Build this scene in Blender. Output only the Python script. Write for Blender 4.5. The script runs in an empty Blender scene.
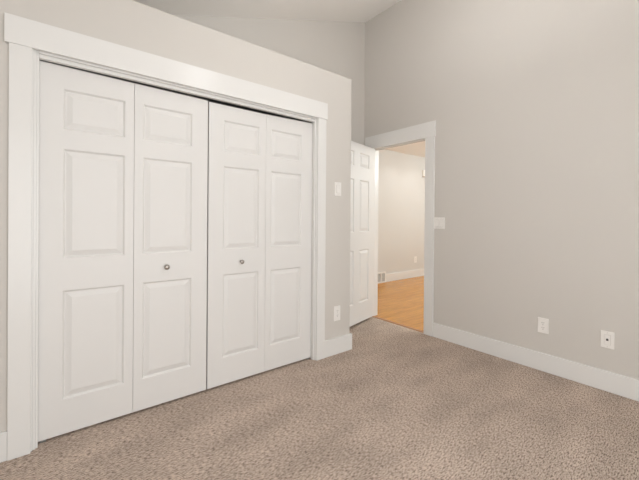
import bpy, bmesh, math
from mathutils import Vector, Matrix
scene = bpy.context.scene
C = scene.collection

# ------------------------------------------------------------------ camera
CAM = (0.4852, -2.2342, 1.1895)
YAW, PITCH, ROLL = math.radians(51.6099), math.radians(-0.2403), math.radians(0.448)
F = Vector((math.cos(YAW) * math.cos(PITCH), math.sin(YAW) * math.cos(PITCH), math.sin(PITCH)))
Rt = Vector((math.sin(YAW), -math.cos(YAW), 0))
Up = Rt.cross(F)
R2 = Rt * math.cos(ROLL) + Up * math.sin(ROLL)
U2 = -Rt * math.sin(ROLL) + Up * math.cos(ROLL)
cd = bpy.data.cameras.new('camera')
cam = bpy.data.objects.new('camera', cd); C.objects.link(cam)
m = Matrix((R2, U2, -F)).transposed().to_4x4(); m.translation = CAM
cam.matrix_world = m
cd.sensor_width = 36; cd.lens = 337.46 / 639 * 36; cd.shift_y = -20.03 / 639; cd.clip_start = 0.02
scene.camera = cam

# ------------------------------------------------------------------ world, lights, exposure
w = bpy.data.worlds.new('world'); scene.world = w; w.use_nodes = True
w.node_tree.nodes['Background'].inputs[0].default_value = (.8, .85, .9, 1)
w.node_tree.nodes['Background'].inputs[1].default_value = 0.3
vs = scene.view_settings
vs.view_transform = 'Standard'; vs.look = 'None'; vs.gamma = 1; vs.use_curve_mapping = False
vs.exposure = 0.0
scene.cycles.use_denoising = True
scene.cycles.max_bounces = 12; scene.cycles.diffuse_bounces = 8

def light(name, kind, loc, power, col, target=None, size=None, size_y=None, radius=None, spread=None, spot=None):
    d = bpy.data.lights.new(name, kind); d.energy = power; d.color = col
    o = bpy.data.objects.new(name, d); C.objects.link(o); o.location = loc
    if target is not None:
        o.rotation_euler = (Vector(target) - Vector(loc)).to_track_quat('-Z', 'Y').to_euler()
    if kind == 'AREA':
        d.size = size
        if size_y: d.shape = 'RECTANGLE'; d.size_y = size_y
        elif radius is None: d.shape = 'DISK'
        if spread: d.spread = spread
    else:
        d.shadow_soft_size = radius or .05
        if spot: d.spot_size = spot; d.spot_blend = .8
    return o

# daylight through the window behind the camera, the room's ceiling lamp, the two hallway downlights, plus added fill lights
light('window_daylight', 'AREA', (1.05, -3.52, 1.15), 69, (.99, 1, 1), target=(1.05, 0, 1.10), size=2.3, size_y=2.0)
light('ceiling_lamp_globe', 'POINT', (1.66, -1.30, 2.64), 7.5, (1, 1, 1), radius=.08)
light('ceiling_fill_upward', 'AREA', (2.10, -1.1, 2.45), 13, (1, 1, 1), target=(2.15, -1.1, 4), size=.35)  # added fill aimed upward to brighten the ceiling, no fixture of its own
light('hall_downlight', 'SPOT', (5.62, 1.62, 2.48), 6, (.98, .96, .92), target=(5.62, 1.70, 0), radius=.03, spot=math.radians(116))
light('hall_downlight', 'SPOT', (6.25, 1.62, 2.48), 6, (.98, .96, .92), target=(6.25, 1.70, 0), radius=.03, spot=math.radians(116))
light('hall_fill', 'POINT', (5.2, -1.0, 2.10), 56, (.93, 1, 1), radius=.3)  # added fill to brighten the open door leaf and the hallway
light('hall_fill', 'POINT', (6.9, 0.1, 2.10), 56, (.93, 1, 1), radius=.3)  # second added fill, deeper in the hallway

# ------------------------------------------------------------------ materials
def mat(name, col, rough=.5, metal=0.0, spec=.5):
    M = bpy.data.materials.new(name); M.use_nodes = True
    b = M.node_tree.nodes['Principled BSDF']
    b.inputs['Base Color'].default_value = (*col, 1); b.inputs['Roughness'].default_value = rough
    b.inputs['Metallic'].default_value = metal; b.inputs['Specular IOR Level'].default_value = spec
    return M
def nd(M, t, **kw):
    n = M.node_tree.nodes.new(t)
    for k, v in kw.items(): setattr(n, k, v)
    return n
def lk(M, a, b): M.node_tree.links.new(a, b)
def bumpy(M, scale, strength, dist, detail=3):
    tc = nd(M, 'ShaderNodeTexCoord'); nz = nd(M, 'ShaderNodeTexNoise'); bp = nd(M, 'ShaderNodeBump')
    nz.inputs['Scale'].default_value = scale; nz.inputs['Detail'].default_value = detail
    bp.inputs['Strength'].default_value = strength; bp.inputs['Distance'].default_value = dist
    lk(M, tc.outputs['Object'], nz.inputs['Vector']); lk(M, nz.outputs['Fac'], bp.inputs['Height'])
    lk(M, bp.outputs['Normal'], M.node_tree.nodes['Principled BSDF'].inputs['Normal'])
    return M
wall_m = bumpy(mat('greige wall paint', (.597, .572, .538), .75, spec=.3), 130, .25, .002)
ceil_m = bumpy(mat('ceiling paint', (.87, .855, .83), .9, spec=.2), 60, .5, .004)
hall_m = bumpy(mat('hallway wall paint', (.62, .61, .59), .5, spec=.4), 130, .2, .002)
trim_m = bumpy(mat('white semi gloss trim paint', (.73, .725, .71), .25, spec=.32), 40, .03, .001)
door_m = mat('white door paint', (.70, .69, .675), .5, spec=.45)
plate_m = mat('white plastic', (.82, .80, .77), .35)
slot_m = mat('dark slot', (.05, .045, .04), .6)
nickel_m = mat('brushed nickel', (.42, .39, .36), .32, metal=1.0)
steel_m = mat('galvanised steel', (.40, .43, .44), .35, metal=1.0)
dark_m = mat('dark track metal', (.06, .06, .055), .5)
duct_m = mat('grey duct louvre', (.30, .28, .25), .6)
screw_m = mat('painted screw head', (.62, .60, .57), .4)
oakedge_m = mat('oak reducer', (.42, .20, .08), .4)

def carpet_material():
    M = mat('textured loop carpet', (.4, .3, .25), .95, spec=.1)
    b = M.node_tree.nodes['Principled BSDF']
    tc = nd(M, 'ShaderNodeTexCoord')
    mp = nd(M, 'ShaderNodeMapping'); mp.inputs['Scale'].default_value = (52, 175, 1)
    warp = nd(M, 'ShaderNodeTexNoise'); warp.inputs['Scale'].default_value = 9; warp.inputs['Detail'].default_value = 2
    add = nd(M, 'ShaderNodeVectorMath', operation='MULTIPLY_ADD'); add.inputs[1].default_value = (.014, .014, 0)
    lk(M, tc.outputs['Object'], warp.inputs['Vector']); lk(M, warp.outputs['Color'], add.inputs[0]); lk(M, tc.outputs['Object'], add.inputs[2])
    lk(M, add.outputs[0], mp.inputs['Vector'])
    streak = nd(M, 'ShaderNodeTexNoise'); streak.inputs['Scale'].default_value = 1; streak.inputs['Detail'].default_value = 3; streak.inputs['Roughness'].default_value = .6
    lk(M, mp.outputs[0], streak.inputs['Vector'])
    fine = nd(M, 'ShaderNodeTexNoise'); fine.inputs['Scale'].default_value = 190; fine.inputs['Detail'].default_value = 2
    lk(M, tc.outputs['Object'], fine.inputs['Vector'])
    mix = nd(M, 'ShaderNodeMix', data_type='FLOAT'); mix.inputs[0].default_value = .2
    lk(M, streak.outputs['Fac'], mix.inputs[2]); lk(M, fine.outputs['Fac'], mix.inputs[3])
    big = nd(M, 'ShaderNodeTexNoise'); big.inputs['Scale'].default_value = 1; big.inputs['Detail'].default_value = 4
    mp2 = nd(M, 'ShaderNodeMapping'); mp2.inputs['Scale'].default_value = (2.0, 4.2, 1); mp2.inputs['Rotation'].default_value = (0, 0, .35)
    lk(M, tc.outputs['Object'], mp2.inputs['Vector']); lk(M, mp2.outputs[0], big.inputs['Vector'])
    ramp = nd(M, 'ShaderNodeValToRGB')
    e = ramp.color_ramp.elements
    e[0].position = .38; e[0].color = (.175, .130, .104, 1)
    e[1].position = .61; e[1].color = (.68, .57, .48, 1)
    k = e.new(.48); k.color = (.480, .386, .325, 1)
    lk(M, mix.outputs[0], ramp.inputs[0])
    br = nd(M, 'ShaderNodeMapRange'); br.inputs[1].default_value = .3; br.inputs[2].default_value = .7; br.inputs[3].default_value = .83; br.inputs[4].default_value = 1.13
    lk(M, big.outputs['Fac'], br.inputs[0])
    mul = nd(M, 'ShaderNodeVectorMath', operation='SCALE')
    lk(M, ramp.outputs[0], mul.inputs[0]); lk(M, br.outputs[0], mul.inputs['Scale'])
    lk(M, mul.outputs[0], b.inputs['Base Color'])
    bp = nd(M, 'ShaderNodeBump'); bp.inputs['Strength'].default_value = .9; bp.inputs['Distance'].default_value = .012
    lk(M, mix.outputs[0], bp.inputs['Height']); lk(M, bp.outputs[0], b.inputs['Normal'])
    return M
carpet_m = carpet_material()

def oak_material():
    M = mat('oak strip flooring', (.6, .35, .15), .22, spec=.5)
    b = M.node_tree.nodes['Principled BSDF']
    tc = nd(M, 'ShaderNodeTexCoord')
    br = nd(M, 'ShaderNodeTexBrick'); br.offset = .37; br.inputs['Scale'].default_value = 1
    br.inputs['Brick Width'].default_value = 0.9; br.inputs['Row Height'].default_value = .057
    br.inputs['Mortar Size'].default_value = .0008; br.inputs['Bias'].default_value = 0
    br.inputs['Color1'].default_value = (.49, .21, .024, 1); br.inputs['Color2'].default_value = (.60, .275, .040, 1)
    br.inputs['Mortar'].default_value = (.33, .115, .013, 1)
    lk(M, tc.outputs['Object'], br.inputs['Vector'])
    mp = nd(M, 'ShaderNodeMapping'); mp.inputs['Scale'].default_value = (3, 28, 1)
    nz = nd(M, 'ShaderNodeTexNoise'); nz.inputs['Scale'].default_value = 1; nz.inputs['Detail'].default_value = 4; nz.inputs['Distortion'].default_value = 1.2
    lk(M, tc.outputs['Object'], mp.inputs['Vector']); lk(M, mp.outputs[0], nz.inputs['Vector'])
    mr = nd(M, 'ShaderNodeMapRange'); mr.inputs[1].default_value = .3; mr.inputs[2].default_value = .7; mr.inputs[3].default_value = .78; mr.inputs[4].default_value = 1.15
    lk(M, nz.outputs['Fac'], mr.inputs[0])
    sc = nd(M, 'ShaderNodeVectorMath', operation='SCALE')
    lk(M, br.outputs['Color'], sc.inputs[0]); lk(M, mr.outputs[0], sc.inputs['Scale']); lk(M, sc.outputs[0], b.inputs['Base Color'])
    return M
oak_m = oak_material()

# ------------------------------------------------------------------ helpers
def link(name, bm, material, parent=None, label=None, cat=None, kind=None, group=None, smooth=False):
    bmesh.ops.recalc_face_normals(bm, faces=bm.faces)
    me = bpy.data.meshes.new(name); bm.to_mesh(me); bm.free(); me.materials.append(material)
    if smooth:
        for p in me.polygons: p.use_smooth = True
    o = bpy.data.objects.new(name, me); C.objects.link(o)
    if parent: o.parent = parent
    return tag(o, label, cat, kind, group)
def tag(o, label=None, cat=None, kind=None, group=None):
    if label: o['label'] = label
    if cat: o['category'] = cat
    if kind: o['kind'] = kind
    if group: o['group'] = group
    return o
def empty(name, loc, label, cat, kind=None, rz=0, group=None):
    o = bpy.data.objects.new(name, None); C.objects.link(o); o.location = loc; o.rotation_euler = (0, 0, rz)
    return tag(o, label, cat, kind, group)
def NB(): return bmesh.new()
def add_prism(bm, poly, axis, lo, hi):
    """poly: 2-D outline; axis is the extrusion axis (0 X, 1 Y, 2 Z)"""
    def pt(a, b, c):
        return {0: (c, a, b), 1: (a, c, b), 2: (a, b, c)}[axis]
    v0 = [bm.verts.new(pt(a, b, lo)) for a, b in poly]
    v1 = [bm.verts.new(pt(a, b, hi)) for a, b in poly]
    n = len(poly); fs = [bm.faces.new(v0), bm.faces.new(v1)]
    for i in range(n):
        fs.append(bm.faces.new((v0[i], v0[(i + 1) % n], v1[(i + 1) % n], v1[i])))
    return v0, v1, fs
def add_box(bm, x0, x1, y0, y1, z0, z1, bev=0, seg=2):
    v0, v1, fs = add_prism(bm, [(x0, y0), (x1, y0), (x1, y1), (x0, y1)], 2, z0, z1)
    if bev:
        es = set(e for f in fs for e in f.edges)
        bmesh.ops.bevel(bm, geom=list(es), offset=bev, segments=seg, affect='EDGES', profile=.6)
def bevel_where(bm, test, off, seg=4):
    es = [e for e in bm.edges if test(e.verts[0].co, e.verts[1].co)]
    bmesh.ops.bevel(bm, geom=es, offset=off, segments=seg, affect='EDGES', profile=.5)
def add_lathe(bm, prof, axis_o, axis_d, seg=24):
    """prof: (r, t) pairs along axis_d from axis_o"""
    d = Vector(axis_d).normalized(); a = d.orthogonal().normalized(); b = d.cross(a)
    rings = []
    for r, t in prof:
        c = Vector(axis_o) + d * t
        if r < 1e-6: rings.append([bm.verts.new(c)])
        else: rings.append([bm.verts.new(c + (a * math.cos(2 * math.pi * k / seg) + b * math.sin(2 * math.pi * k / seg)) * r) for k in range(seg)])
    for p, q in zip(rings, rings[1:]):
        if len(p) == 1 and len(q) == 1: continue
        for k in range(seg):
            j = (k + 1) % seg
            if len(p) == 1: bm.faces.new((p[0], q[k], q[j]))
            elif len(q) == 1: bm.faces.new((p[k], p[j], q[0]))
            else: bm.faces.new((p[k], p[j], q[j], q[k]))
    if len(rings[0]) > 1: bm.faces.new(rings[0])
    if len(rings[-1]) > 1: bm.faces.new(rings[-1])

RINGS = [(0, 0), (.003, .0008), (.011, .0105), (.015, .0105), (.041, .0014), (.044, .0010)]
def add_panel_slab(bm, w, ztl, ztr, zb, t, xs, zs, both=False):
    """moulded door slab: front face at y=0 looking to -y, width 0..w, raised panels at every xs pair x zs pair.
    ztl / ztr: top height at the left and right edge"""
    gx = sorted({0.0, w, *[v for p in xs for v in p]}); gz = sorted({zb, 99.0, *[v for p in zs for v in p]})
    top = lambda x: ztl + (ztr - ztl) * x / w
    sides = [(0.0, 1.0)] + ([(t, -1.0)] if both else [])
    for yy, s in sides:
        for i in range(len(gx) - 1):
            for k in range(len(gz) - 1):
                x0, x1, z0, z1 = gx[i], gx[i + 1], gz[k], gz[k + 1]
                za, zb2 = (top(x0), top(x1)) if z1 > 50 else (z1, z1)
                if (x0, x1) in xs and (z0, z1) in zs:
                    prev = None
                    for ins, dep in RINGS:
                        y = yy + s * dep
                        ring = [bm.verts.new(c) for c in ((x0 + ins, y, z0 + ins), (x1 - ins, y, z0 + ins), (x1 - ins, y, z1 - ins), (x0 + ins, y, z1 - ins))]
                        if prev:
                            for q in range(4):
                                bm.faces.new((prev[q], prev[(q + 1) % 4], ring[(q + 1) % 4], ring[q]))
                        prev = ring
                    bm.faces.new(prev)
                else:
                    bm.faces.new([bm.verts.new(c) for c in ((x0, yy, z0), (x1, yy, z0), (x1, yy, zb2), (x0, yy, za))])
    # remaining shell faces
    def q(*c): bm.faces.new([bm.verts.new(v) for v in c])
    if not both: q((0, t, zb), (w, t, zb), (w, t, ztr), (0, t, ztl))
    for i in range(len(gx) - 1):
        x0, x1 = gx[i], gx[i + 1]
        q((x0, 0, zb), (x1, 0, zb), (x1, t, zb), (x0, t, zb))
        q((x0, 0, top(x0)), (x1, 0, top(x1)), (x1, t, top(x1)), (x0, t, top(x0)))
    for k in range(len(gz) - 1):
        z0, z1 = gz[k], gz[k + 1]
        q((0, 0, z0), (0, t, z0), (0, t, ztl if z1 > 50 else z1), (0, 0, ztl if z1 > 50 else z1))
        q((w, 0, z0), (w, t, z0), (w, t, ztr if z1 > 50 else z1), (w, 0, ztr if z1 > 50 else z1))
    bmesh.ops.remove_doubles(bm, verts=bm.verts, dist=1e-5)

S = 'structure'
XR = 3.531; YB = 0.725; XCE = 2.6215; ZC = 2.462; SL = .338
def ceil_z(x): return 3.632 + SL * (x - XR)
XN = -1.0; YF = -3.6      # unseen walls behind the camera

# ------------------------------------------------------------------ floor, walls, ceiling
b = NB(); add_box(b, XN, 3.545, YF, YB, -.05, 0)
link('floor', b, carpet_m, label='brown greige textured carpet covering the bedroom floor', cat='floor', kind=S)
b = NB(); add_box(b, 3.56, 8.2, -1.6, 2.0, -.055, -.003)
link('floor', b, oak_m, label='golden oak strip floor of the hallway beyond the doorway', cat='floor', kind=S)

b = NB()
xk = XR - (3.632 - ZC) / SL
add_prism(b, [(XN, 0), (.39, 0), (.39, 2.05), (2.237, 2.05), (2.237, 0), (XCE, 0), (XCE, ZC), (xk, ZC), (XN, ceil_z(XN))], 1, 0, .115)
bevel_where(b, lambda p, q: (abs(p.x - XCE) < 1e-4 and abs(q.x - XCE) < 1e-4 and p.y < 1e-4 and q.y < 1e-4)
            or (abs(p.z - ZC) < 1e-4 and abs(q.z - ZC) < 1e-4 and p.y < 1e-4 and q.y < 1e-4), .012)
add_box(b, XCE - .115, XCE, .115, YB, 0, ZC)
add_box(b, xk, XCE - .115, .115, YB, ZC - .115, ZC)
link('wall_left', b, wall_m, label='greige wall with the closet opening and a flat ledge on top', cat='wall', kind=S)
b = NB(); add_prism(b, [(XN, 0), (XR + .114, 0), (XR + .114, ceil_z(XR)), (XR, ceil_z(XR)), (XN, ceil_z(XN))], 1, YB, YB + .115)
link('wall_back', b, wall_m, label='greige wall behind the closet ledge and the open door', cat='wall', kind=S)
b = NB(); add_prism(b, [(YF, 0), (-.182, 0), (-.182, 2.05), (.603, 2.05), (.603, 0), (YB, 0), (YB, ceil_z(XR)), (YF, ceil_z(XR))], 0, XR, XR + .114)
link('wall_right', b, wall_m, label='greige right wall with the doorway to the hallway', cat='wall', kind=S)
b = NB(); add_box(b, XN - .1, XN, YF, YB, 0, ceil_z(XN))
link('wall_near', b, wall_m, label='greige wall out of view left of the camera', cat='wall', kind=S)
b = NB()   # wall behind the camera, with the window opening
wx0, wx1, wz0, wz1 = -.12, 2.22, .12, 2.18
add_prism(b, [(XN, 0), (wx0, 0), (wx0, ceil_z(wx0)), (XN, ceil_z(XN))], 1, YF - .1, YF)
add_prism(b, [(wx1, 0), (XR, 0), (XR, ceil_z(XR)), (wx1, ceil_z(wx1))], 1, YF - .1, YF)
add_prism(b, [(wx0, 0), (wx1, 0), (wx1, wz0), (wx0, wz0)], 1, YF - .1, YF)
add_prism(b, [(wx0, wz1), (wx1, wz1), (wx1, ceil_z(wx1)), (wx0, ceil_z(wx0))], 1, YF - .1, YF)
link('wall_front', b, wall_m, label='greige wall out of view behind the camera, with a window', cat='wall', kind=S)
b = NB()
for x0, x1, z0, z1 in ((wx0, wx1, wz0, wz0 + .05), (wx0, wx1, wz1 - .05, wz1), (wx0, wx0 + .05, wz0, wz1), (wx1 - .05, wx1, wz0, wz1), (1.03, 1.07, wz0, wz1)):
    add_box(b, x0, x1, YF - .08, YF - .03, z0, z1)
link('window_1', b, trim_m, label='white framed window behind the camera', cat='window', kind=S)
b = NB(); add_prism(b, [(XN - .1, ceil_z(XN - .1)), (XR + .114, ceil_z(XR + .114)), (XR + .114, ceil_z(XR) + .2), (XN - .1, ceil_z(XN) + .1)], 1, YF - .1, YB + .115)
link('ceiling', b, ceil_m, label='sloping vaulted ceiling rising towards the right wall', cat='ceiling', kind=S)

# hallway shell
b = NB(); add_box(b, 3.56, 8.2, 2.0, 2.1, -.05, 2.6)
link('wall_hall', b, hall_m, label='warm lit greige hallway wall seen through the doorway', cat='wall', kind=S)
b = NB(); add_box(b, 8.2, 8.3, -1.6, 2.1, -.05, 2.6); add_box(b, 3.645, 8.3, -1.7, -1.6, -.05, 2.6); add_box(b, 3.56, 3.645, YB + .115, 2.0, -.05, 2.6)
link('wall_hall', b, hall_m, label='hallway side walls out of view', cat='wall', kind=S)
b = NB(); add_box(b, 3.645, 8.3, -1.7, 2.1, 2.5, 2.6)
link('ceiling_hall', b, ceil_m, label='flat hallway ceiling glimpsed above the doorway wall', cat='ceiling', kind=S)

# ------------------------------------------------------------------ baseboards
BH, BT = .142, .015
b = NB(); add_box(b, XN, .3175, -BT, 0, 0, BH, .004)
link('baseboard_left', b, trim_m, label='white baseboard left of the closet casing', cat='baseboard', kind=S)
b = NB()
add_prism(b, [(2.3095, -BT), (XCE + BT, -BT), (XCE + BT, YB), (XCE, YB), (XCE, 0), (2.3095, 0)], 2, 0, BH)
bevel_where(b, lambda p, q: (p.z > BH - 1e-4 and q.z > BH - 1e-4) or (abs(p.x - XCE - BT) < 1e-4 and abs(q.x - XCE - BT) < 1e-4 and p.y < -.01 and q.y < -.01), .002, 2)
link('baseboard_left', b, trim_m, label='white baseboard wrapping the end of the closet wall', cat='baseboard', kind=S)
b = NB(); add_box(b, XCE + BT, XR, YB - BT, YB, 0, BH, .004)
link('baseboard_back', b, trim_m, label='white baseboard behind the open door', cat='baseboard', kind=S)
b = NB(); add_box(b, XR - BT, XR, YF, -.2715, 0, BH, .004)
link('baseboard_right', b, trim_m, label='long white baseboard along the right wall', cat='baseboard', kind=S)
b = NB(); add_box(b, 5.44, 8.2, 2.0 - BT, 2.0, -.003, .145, .002); add_box(b, 3.645, 5.02, 2.0 - BT, 2.0, -.003, .145, .002)
link('baseboard_hall', b, trim_m, label='white baseboard along the hallway wall', cat='baseboard', kind=S)

# ------------------------------------------------------------------ closet casing, jamb, stops, track
T = .018
b = NB(); add_box(b, .318, .4041, -T, 0, 0, 2.03, .0015)
link('trim_1', b, trim_m, label='white flat casing left of the closet doors', cat='trim', kind=S)
b = NB(); add_box(b, 2.2226, 2.3094, -T, 0, 0, 2.03, .0015)
link('trim_2', b, trim_m, label='white flat casing right of the closet doors', cat='trim', kind=S)
b = NB(); add_box(b, .302, 2.3188, -T - .004, 0, 2.03, 2.1665, .0015)
link('trim_3', b, trim_m, label='wide white head casing over the closet doors', cat='trim', kind=S)
b = NB()
add_box(b, .39, .410, -.001, .115, 0, 2.05); add_box(b, 2.217, 2.237, -.001, .115, 0, 2.05); add_box(b, .410, 2.217, -.001, .115, 2.036, 2.05)
add_box(b, .410, .421, .006, .044, 0, 2.036, .0015); add_box(b, .421, .431, .014, .044, 0, 2.036, .0015)
add_box(b, 2.206, 2.217, .010, .044, 0, 2.036, .0015)
add_box(b, .431, 2.206, .004, .044, 2.021, 2.036, .0025); add_box(b, .431, 2.206, .014, .044, 2.001, 2.021, .0025)
link('trim_4', b, trim_m, label='white stepped jamb and stop lining the closet opening', cat='trim', kind=S)
b = NB(); add_box(b, .411, 2.216, .0505, .078, 2.012, 2.036)
link('trim_5', b, dark_m, label='dark bifold track hidden above the closet doors', cat='trim', kind=S)

# ------------------------------------------------------------------ bifold doors
ZP = [(.198, .791), (.962, 1.556), (1.658, 1.879)]
def knob(parent, x, z):
    k = NB()
    add_lathe(k, [(.0085, 0), (.0085, .002), (.0055, .004), (.0055, .013), (.010, .016), (.0155, .020), (.0165, .024), (.0145, .029), (.008, .0325), (0, .0335)], (x, 0, z), (0, -1, 0), 24)
    return link('knob', k, nickel_m, parent, label='round brushed nickel knob', smooth=True)
YD = .048; TD = .034
def bifold(name, label, x0, leaves, kx, kz, pivot):
    e = empty(name, (x0, YD, 0), label, 'closet door', S)
    for (a, c, zl, zr, pa, pb) in leaves:
        l = NB(); add_panel_slab(l, c - a, zl, zr, .013, TD, [(pa - a - .006, pb - a + .006)], ZP)
        o = link('door_panel', l, door_m, e); o.location.x = a - x0
    knob(e, kx - x0, kz)
    p = NB(); add_box(p, pivot - x0 - .012, pivot - x0 + .012, .004, .030, 0.0, .0125); add_lathe(p, [(.004, 0), (.004, .0129)], (pivot - x0, .017, 0), (0, 0, 1), 12)
    link('floor_pivot', p, steel_m, e, label='small metal pivot bracket at the floor')
    return e
bifold('door_1', 'left white bifold closet door pair with six raised panels', .434,
       [(.427, .8690, 1.998, 1.992, .535, .818), (.8710, 1.315, 1.992, 1.988, .923, 1.208)], 1.054, .876, .452)
bifold('door_2', 'right white bifold closet door pair beside the wall switch', 1.3235,
       [(1.3235, 1.766, 1.982, 1.983, 1.434, 1.706), (1.7675, 2.209, 1.983, 1.994, 1.815, 2.096)], 1.565, .872, 2.185)

# closet interior (dark behind the gaps)
b = NB(); add_box(b, .25, .29, .115, YB, 0, ZC - .115)
link('wall_closet', b, wall_m, label='closet side wall hidden behind the bifold doors', cat='wall', kind=S)

# ------------------------------------------------------------------ doorway to the hall
b = NB(); add_box(b, XR - T, XR, -.2706, -.1672, 0, 2.033, .0015)
link('trim_6', b, trim_m, label='white flat casing right of the open doorway', cat='trim', kind=S)
b = NB(); add_box(b, XR - T, XR, .592, .678, 0, 2.033, .0015)
link('trim_7', b, trim_m, label='white flat casing on the hinge side of the doorway', cat='trim', kind=S)
b = NB(); add_box(b, XR - T - .004, XR, -.2786, .6859, 2.033, 2.190, .0015)
link('trim_8', b, trim_m, label='white head casing over the open doorway', cat='trim', kind=S)
b = NB()
xe = XR + .114
add_box(b, XR - .001, xe, -.182, -.162, 0, 2.05); add_box(b, XR - .001, xe, .585, .603, 0, 2.05); add_box(b, XR - .001, xe, -.162, .585, 2.038, 2.05)
add_box(b, 3.556, 3.592, -.162, -.151, 0, 2.038, .001); add_box(b, 3.556, 3.592, .574, .585, 0, 2.038, .001); add_box(b, 3.556, 3.592, -.151, .574, 2.027, 2.038, .001)
link('trim_9', b, trim_m, label='white jamb and stop lining the hallway doorway', cat='trim', kind=S)
b = NB(); add_prism(b, [(3.538, -.001), (3.545, .005), (3.575, .006), (3.59, -.003), (3.538, -.003)], 1, -.162, .585)
link('trim_10', b, oakedge_m, label='thin oak edge strip between carpet and wood floor', cat='trim', kind=S)

ANG = math.radians(14)
LW = .762; LT = .035
# leaf: local x runs from hinge edge to free edge; visible face looks back to the camera
lo = empty('door_3', (3.505, .522, 0), 'open white six panel door standing inward beside the doorway', 'door', S, rz=math.pi + ANG)
l = NB()
add_panel_slab(l, LW, 2.026, 2.026, .03, LT, [(.127, .343), (.458, .640)], [(.246, .842), (1.041, 1.626), (1.766, 1.930)], both=True)
for v in l.verts: v.co.y = -v.co.y      # slab lies behind the visible face
link('door_panel', l, door_m, lo)
for z in (.28, 1.03, 1.80):
    h = NB(); add_lathe(h, [(.006, -.045), (.006, .045)], (-.004, -.040, z), (0, 0, 1), 12); add_box(h, -.0015, 0, -.036, -.006, z - .045, z + .045)
    link('hinge', h, nickel_m, lo)
for yy, dr in ((0.0, (0, 1, 0)), (-LT, (0, -1, 0))):
    h = NB(); add_lathe(h, [(.030, 0), (.030, .006), (.012, .010), (.012, .030), (.024, .040), (.027, .052), (.020, .062), (0, .064)], (LW - .06, yy, .95), dr, 24)
    link('door_knob', h, nickel_m, lo, smooth=True)

# ------------------------------------------------------------------ plates: built facing -Y at the local origin
def plate_base(w, h, d=.006):
    b = NB(); add_box(b, -w / 2, w / 2, -d, 0, -h / 2, h / 2, .002, 3)
    return b
def screw(parent, x, z, y=-.006):
    s = NB(); add_lathe(s, [(.003, 0), (.003, .0008), (0, .0012)], (x, y, z), (0, -1, 0), 12)
    return link('screw', s, screw_m, parent)
def switch(loc, rz, gang, w, h, label, group=None):
    e = empty('light_switch', loc, label, 'light switch', rz=rz)
    link('wall_plate', plate_base(w, h), plate_m, e)
    for i in range(gang):
        x = (i - (gang - 1) / 2) * .046
        f = NB(); add_box(f, x - .018, x + .018, -.0065, -.0055, -.035, .035)
        link('rocker_gap', f, mat('rocker gap', (.55, .53, .50), .6), e, label='thin shaded gap around the rocker')
        r = NB()
        add_prism(r, [(-.006, -.0335), (-.0115, -.0335), (-.0075, 0), (-.0085, .0335), (-.006, .0335)], 0, x - .0165, x + .0165)
        link('rocker', r, plate_m, e)
        for z in (.048, -.048): screw(e, x, z)
    return e
def outlet(loc, rz, w, h, label, name='power_outlet'):
    e = empty(name, loc, label, 'outlet', rz=rz)
    link('wall_plate', plate_base(w, h), plate_m, e)
    for s in (1, -1):
        zc = s * .0195
        poly = []
        for k in range(24):
            a = 2 * math.pi * k / 24
            poly.append((max(-.0165, min(.0165, .019 * math.cos(a))), zc + max(-.0145, min(.0145, .019 * math.sin(a)))))
        pts = []
        for q in poly:
            if not pts or (abs(q[0] - pts[-1][0]) + abs(q[1] - pts[-1][1])) > 1e-5: pts.append(q)
        r = NB(); add_prism(r, pts, 1, -.0078, -.0055)
        rc = link('receptacle', r, plate_m, e)
        for sx, hh in ((-.0064, .009), (.0064, .007)):
            sl = NB(); add_box(sl, sx - .0012, sx + .0012, -.0081, -.0076, zc + .002 - hh / 2 + .002, zc + .002 + hh / 2 + .002)
            link('slot', sl, slot_m, rc, label='narrow dark slot')
        gl = NB(); add_lathe(gl, [(.0026, 0), (.0026, .0005)], (0, -.0076, zc - .0085), (0, -1, 0), 12)
        link('ground_hole', gl, slot_m, rc, label='round dark hole')
    screw(e, 0, 0)
    return e
def jack(loc, rz, w, h, label):
    e = empty('data_jack', loc, label, 'wall jack', rz=rz)
    link('wall_plate', plate_base(w, h), plate_m, e)
    g = NB(); add_box(g, -.0175, .0175, -.0065, -.0055, -.0345, .0345); link('insert_gap', g, mat('insert gap', (.40, .38, .35), .6), e, label='thin shaded gap around the insert')
    g = NB(); add_box(g, -.0165, .0165, -.0085, -.0055, -.0335, .0335, .0008); ins = link('insert', g, plate_m, e)
    g = NB(); add_box(g, -.0065, .0065, -.0092, -.0083, -.007, .006); add_box(g, -.003, .003, -.0092, -.0083, .006, .009)
    link('socket', g, slot_m, ins, label='small dark socket opening')
    for z in (.048, -.048): screw(e, 0, z)
    return e
RW = -math.pi / 2   # faces -X on the right wall
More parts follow.
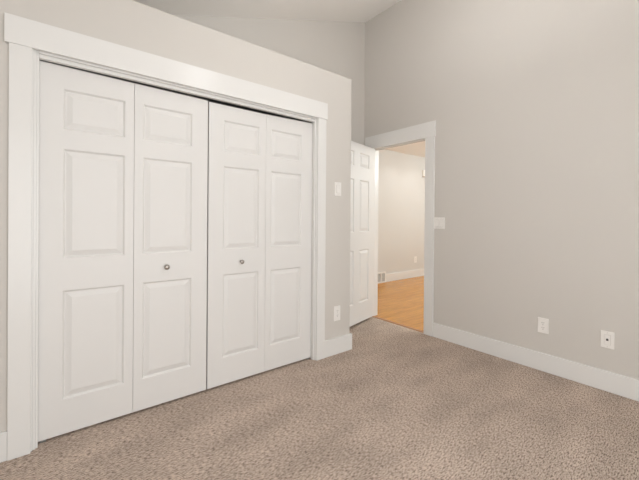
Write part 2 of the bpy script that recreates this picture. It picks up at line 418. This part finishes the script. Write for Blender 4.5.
switch((2.4555, 0, 1.450), 0, 1, .078, .120, 'single rocker switch plate beside the right edge of the closet casing')
outlet((2.4595, 0, .3555), 0, .073, .130, 'white outlet low on the narrow wall between closet and open door')
switch((XR, -.329, 1.153), RW, 2, .116, .114, 'double rocker switch plate touching the right doorway casing')
outlet((XR, -1.2485, .3585), RW, .075, .118, 'white duplex outlet above the baseboard, left one on the right wall')
jack((XR, -1.6425, .3595), RW, .075, .118, 'white jack plate with one small dark socket, rightmost on the right wall')

# hallway things
outlet((6.375, 2.0, .357), 0, .085, .125, 'small white outlet on the hallway wall above its baseboard')
g = empty('vent_grille', (5.23, 2.0, 0), 'white return air grille at the foot of the hallway wall, partly behind the door', 'vent')
b = NB()
for x0, x1, z0, z1 in ((-.21, .21, .172, .195), (-.21, .21, -.003, .022), (-.21, -.188, .022, .172), (.188, .21, .022, .172), (-.062, -.045, .022, .172), (.070, .090, .022, .172)):
    add_box(b, x0, x1, -.018, -.0005, z0, z1)
link('grille_frame', b, plate_m, g)
b = NB(); add_box(b, -.188, .188, -.004, -.001, .022, .172); link('backing', b, duct_m, g, label='shaded grey duct opening')
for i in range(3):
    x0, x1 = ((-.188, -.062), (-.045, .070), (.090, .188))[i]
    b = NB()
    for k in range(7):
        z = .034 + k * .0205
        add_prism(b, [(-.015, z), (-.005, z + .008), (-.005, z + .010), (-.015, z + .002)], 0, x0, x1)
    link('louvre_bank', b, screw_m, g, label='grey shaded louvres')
g = empty('wall_box', (6.71, 2.0, 2.16), 'small white box with a rounded face high on the hallway wall', 'wall box')  # unidentified wall fitting, modelled as a plain box
b = NB(); add_prism(b, [(-.12, -.001), (-.12, -.016), (-.112, -.026), (-.09, -.032), (.09, -.032), (.112, -.026), (.12, -.016), (.12, -.001)], 2, -.062, .072)
link('cover', b, plate_m, g)
b = NB(); add_box(b, -.112, .112, -.026, -.001, -.078, -.062); link('box_base', b, mat('tan shaded base', (.42, .33, .24), .5), g, label='underside with its shade put into the tan colour')  # tan tone carries the shade on the bottom of the white box
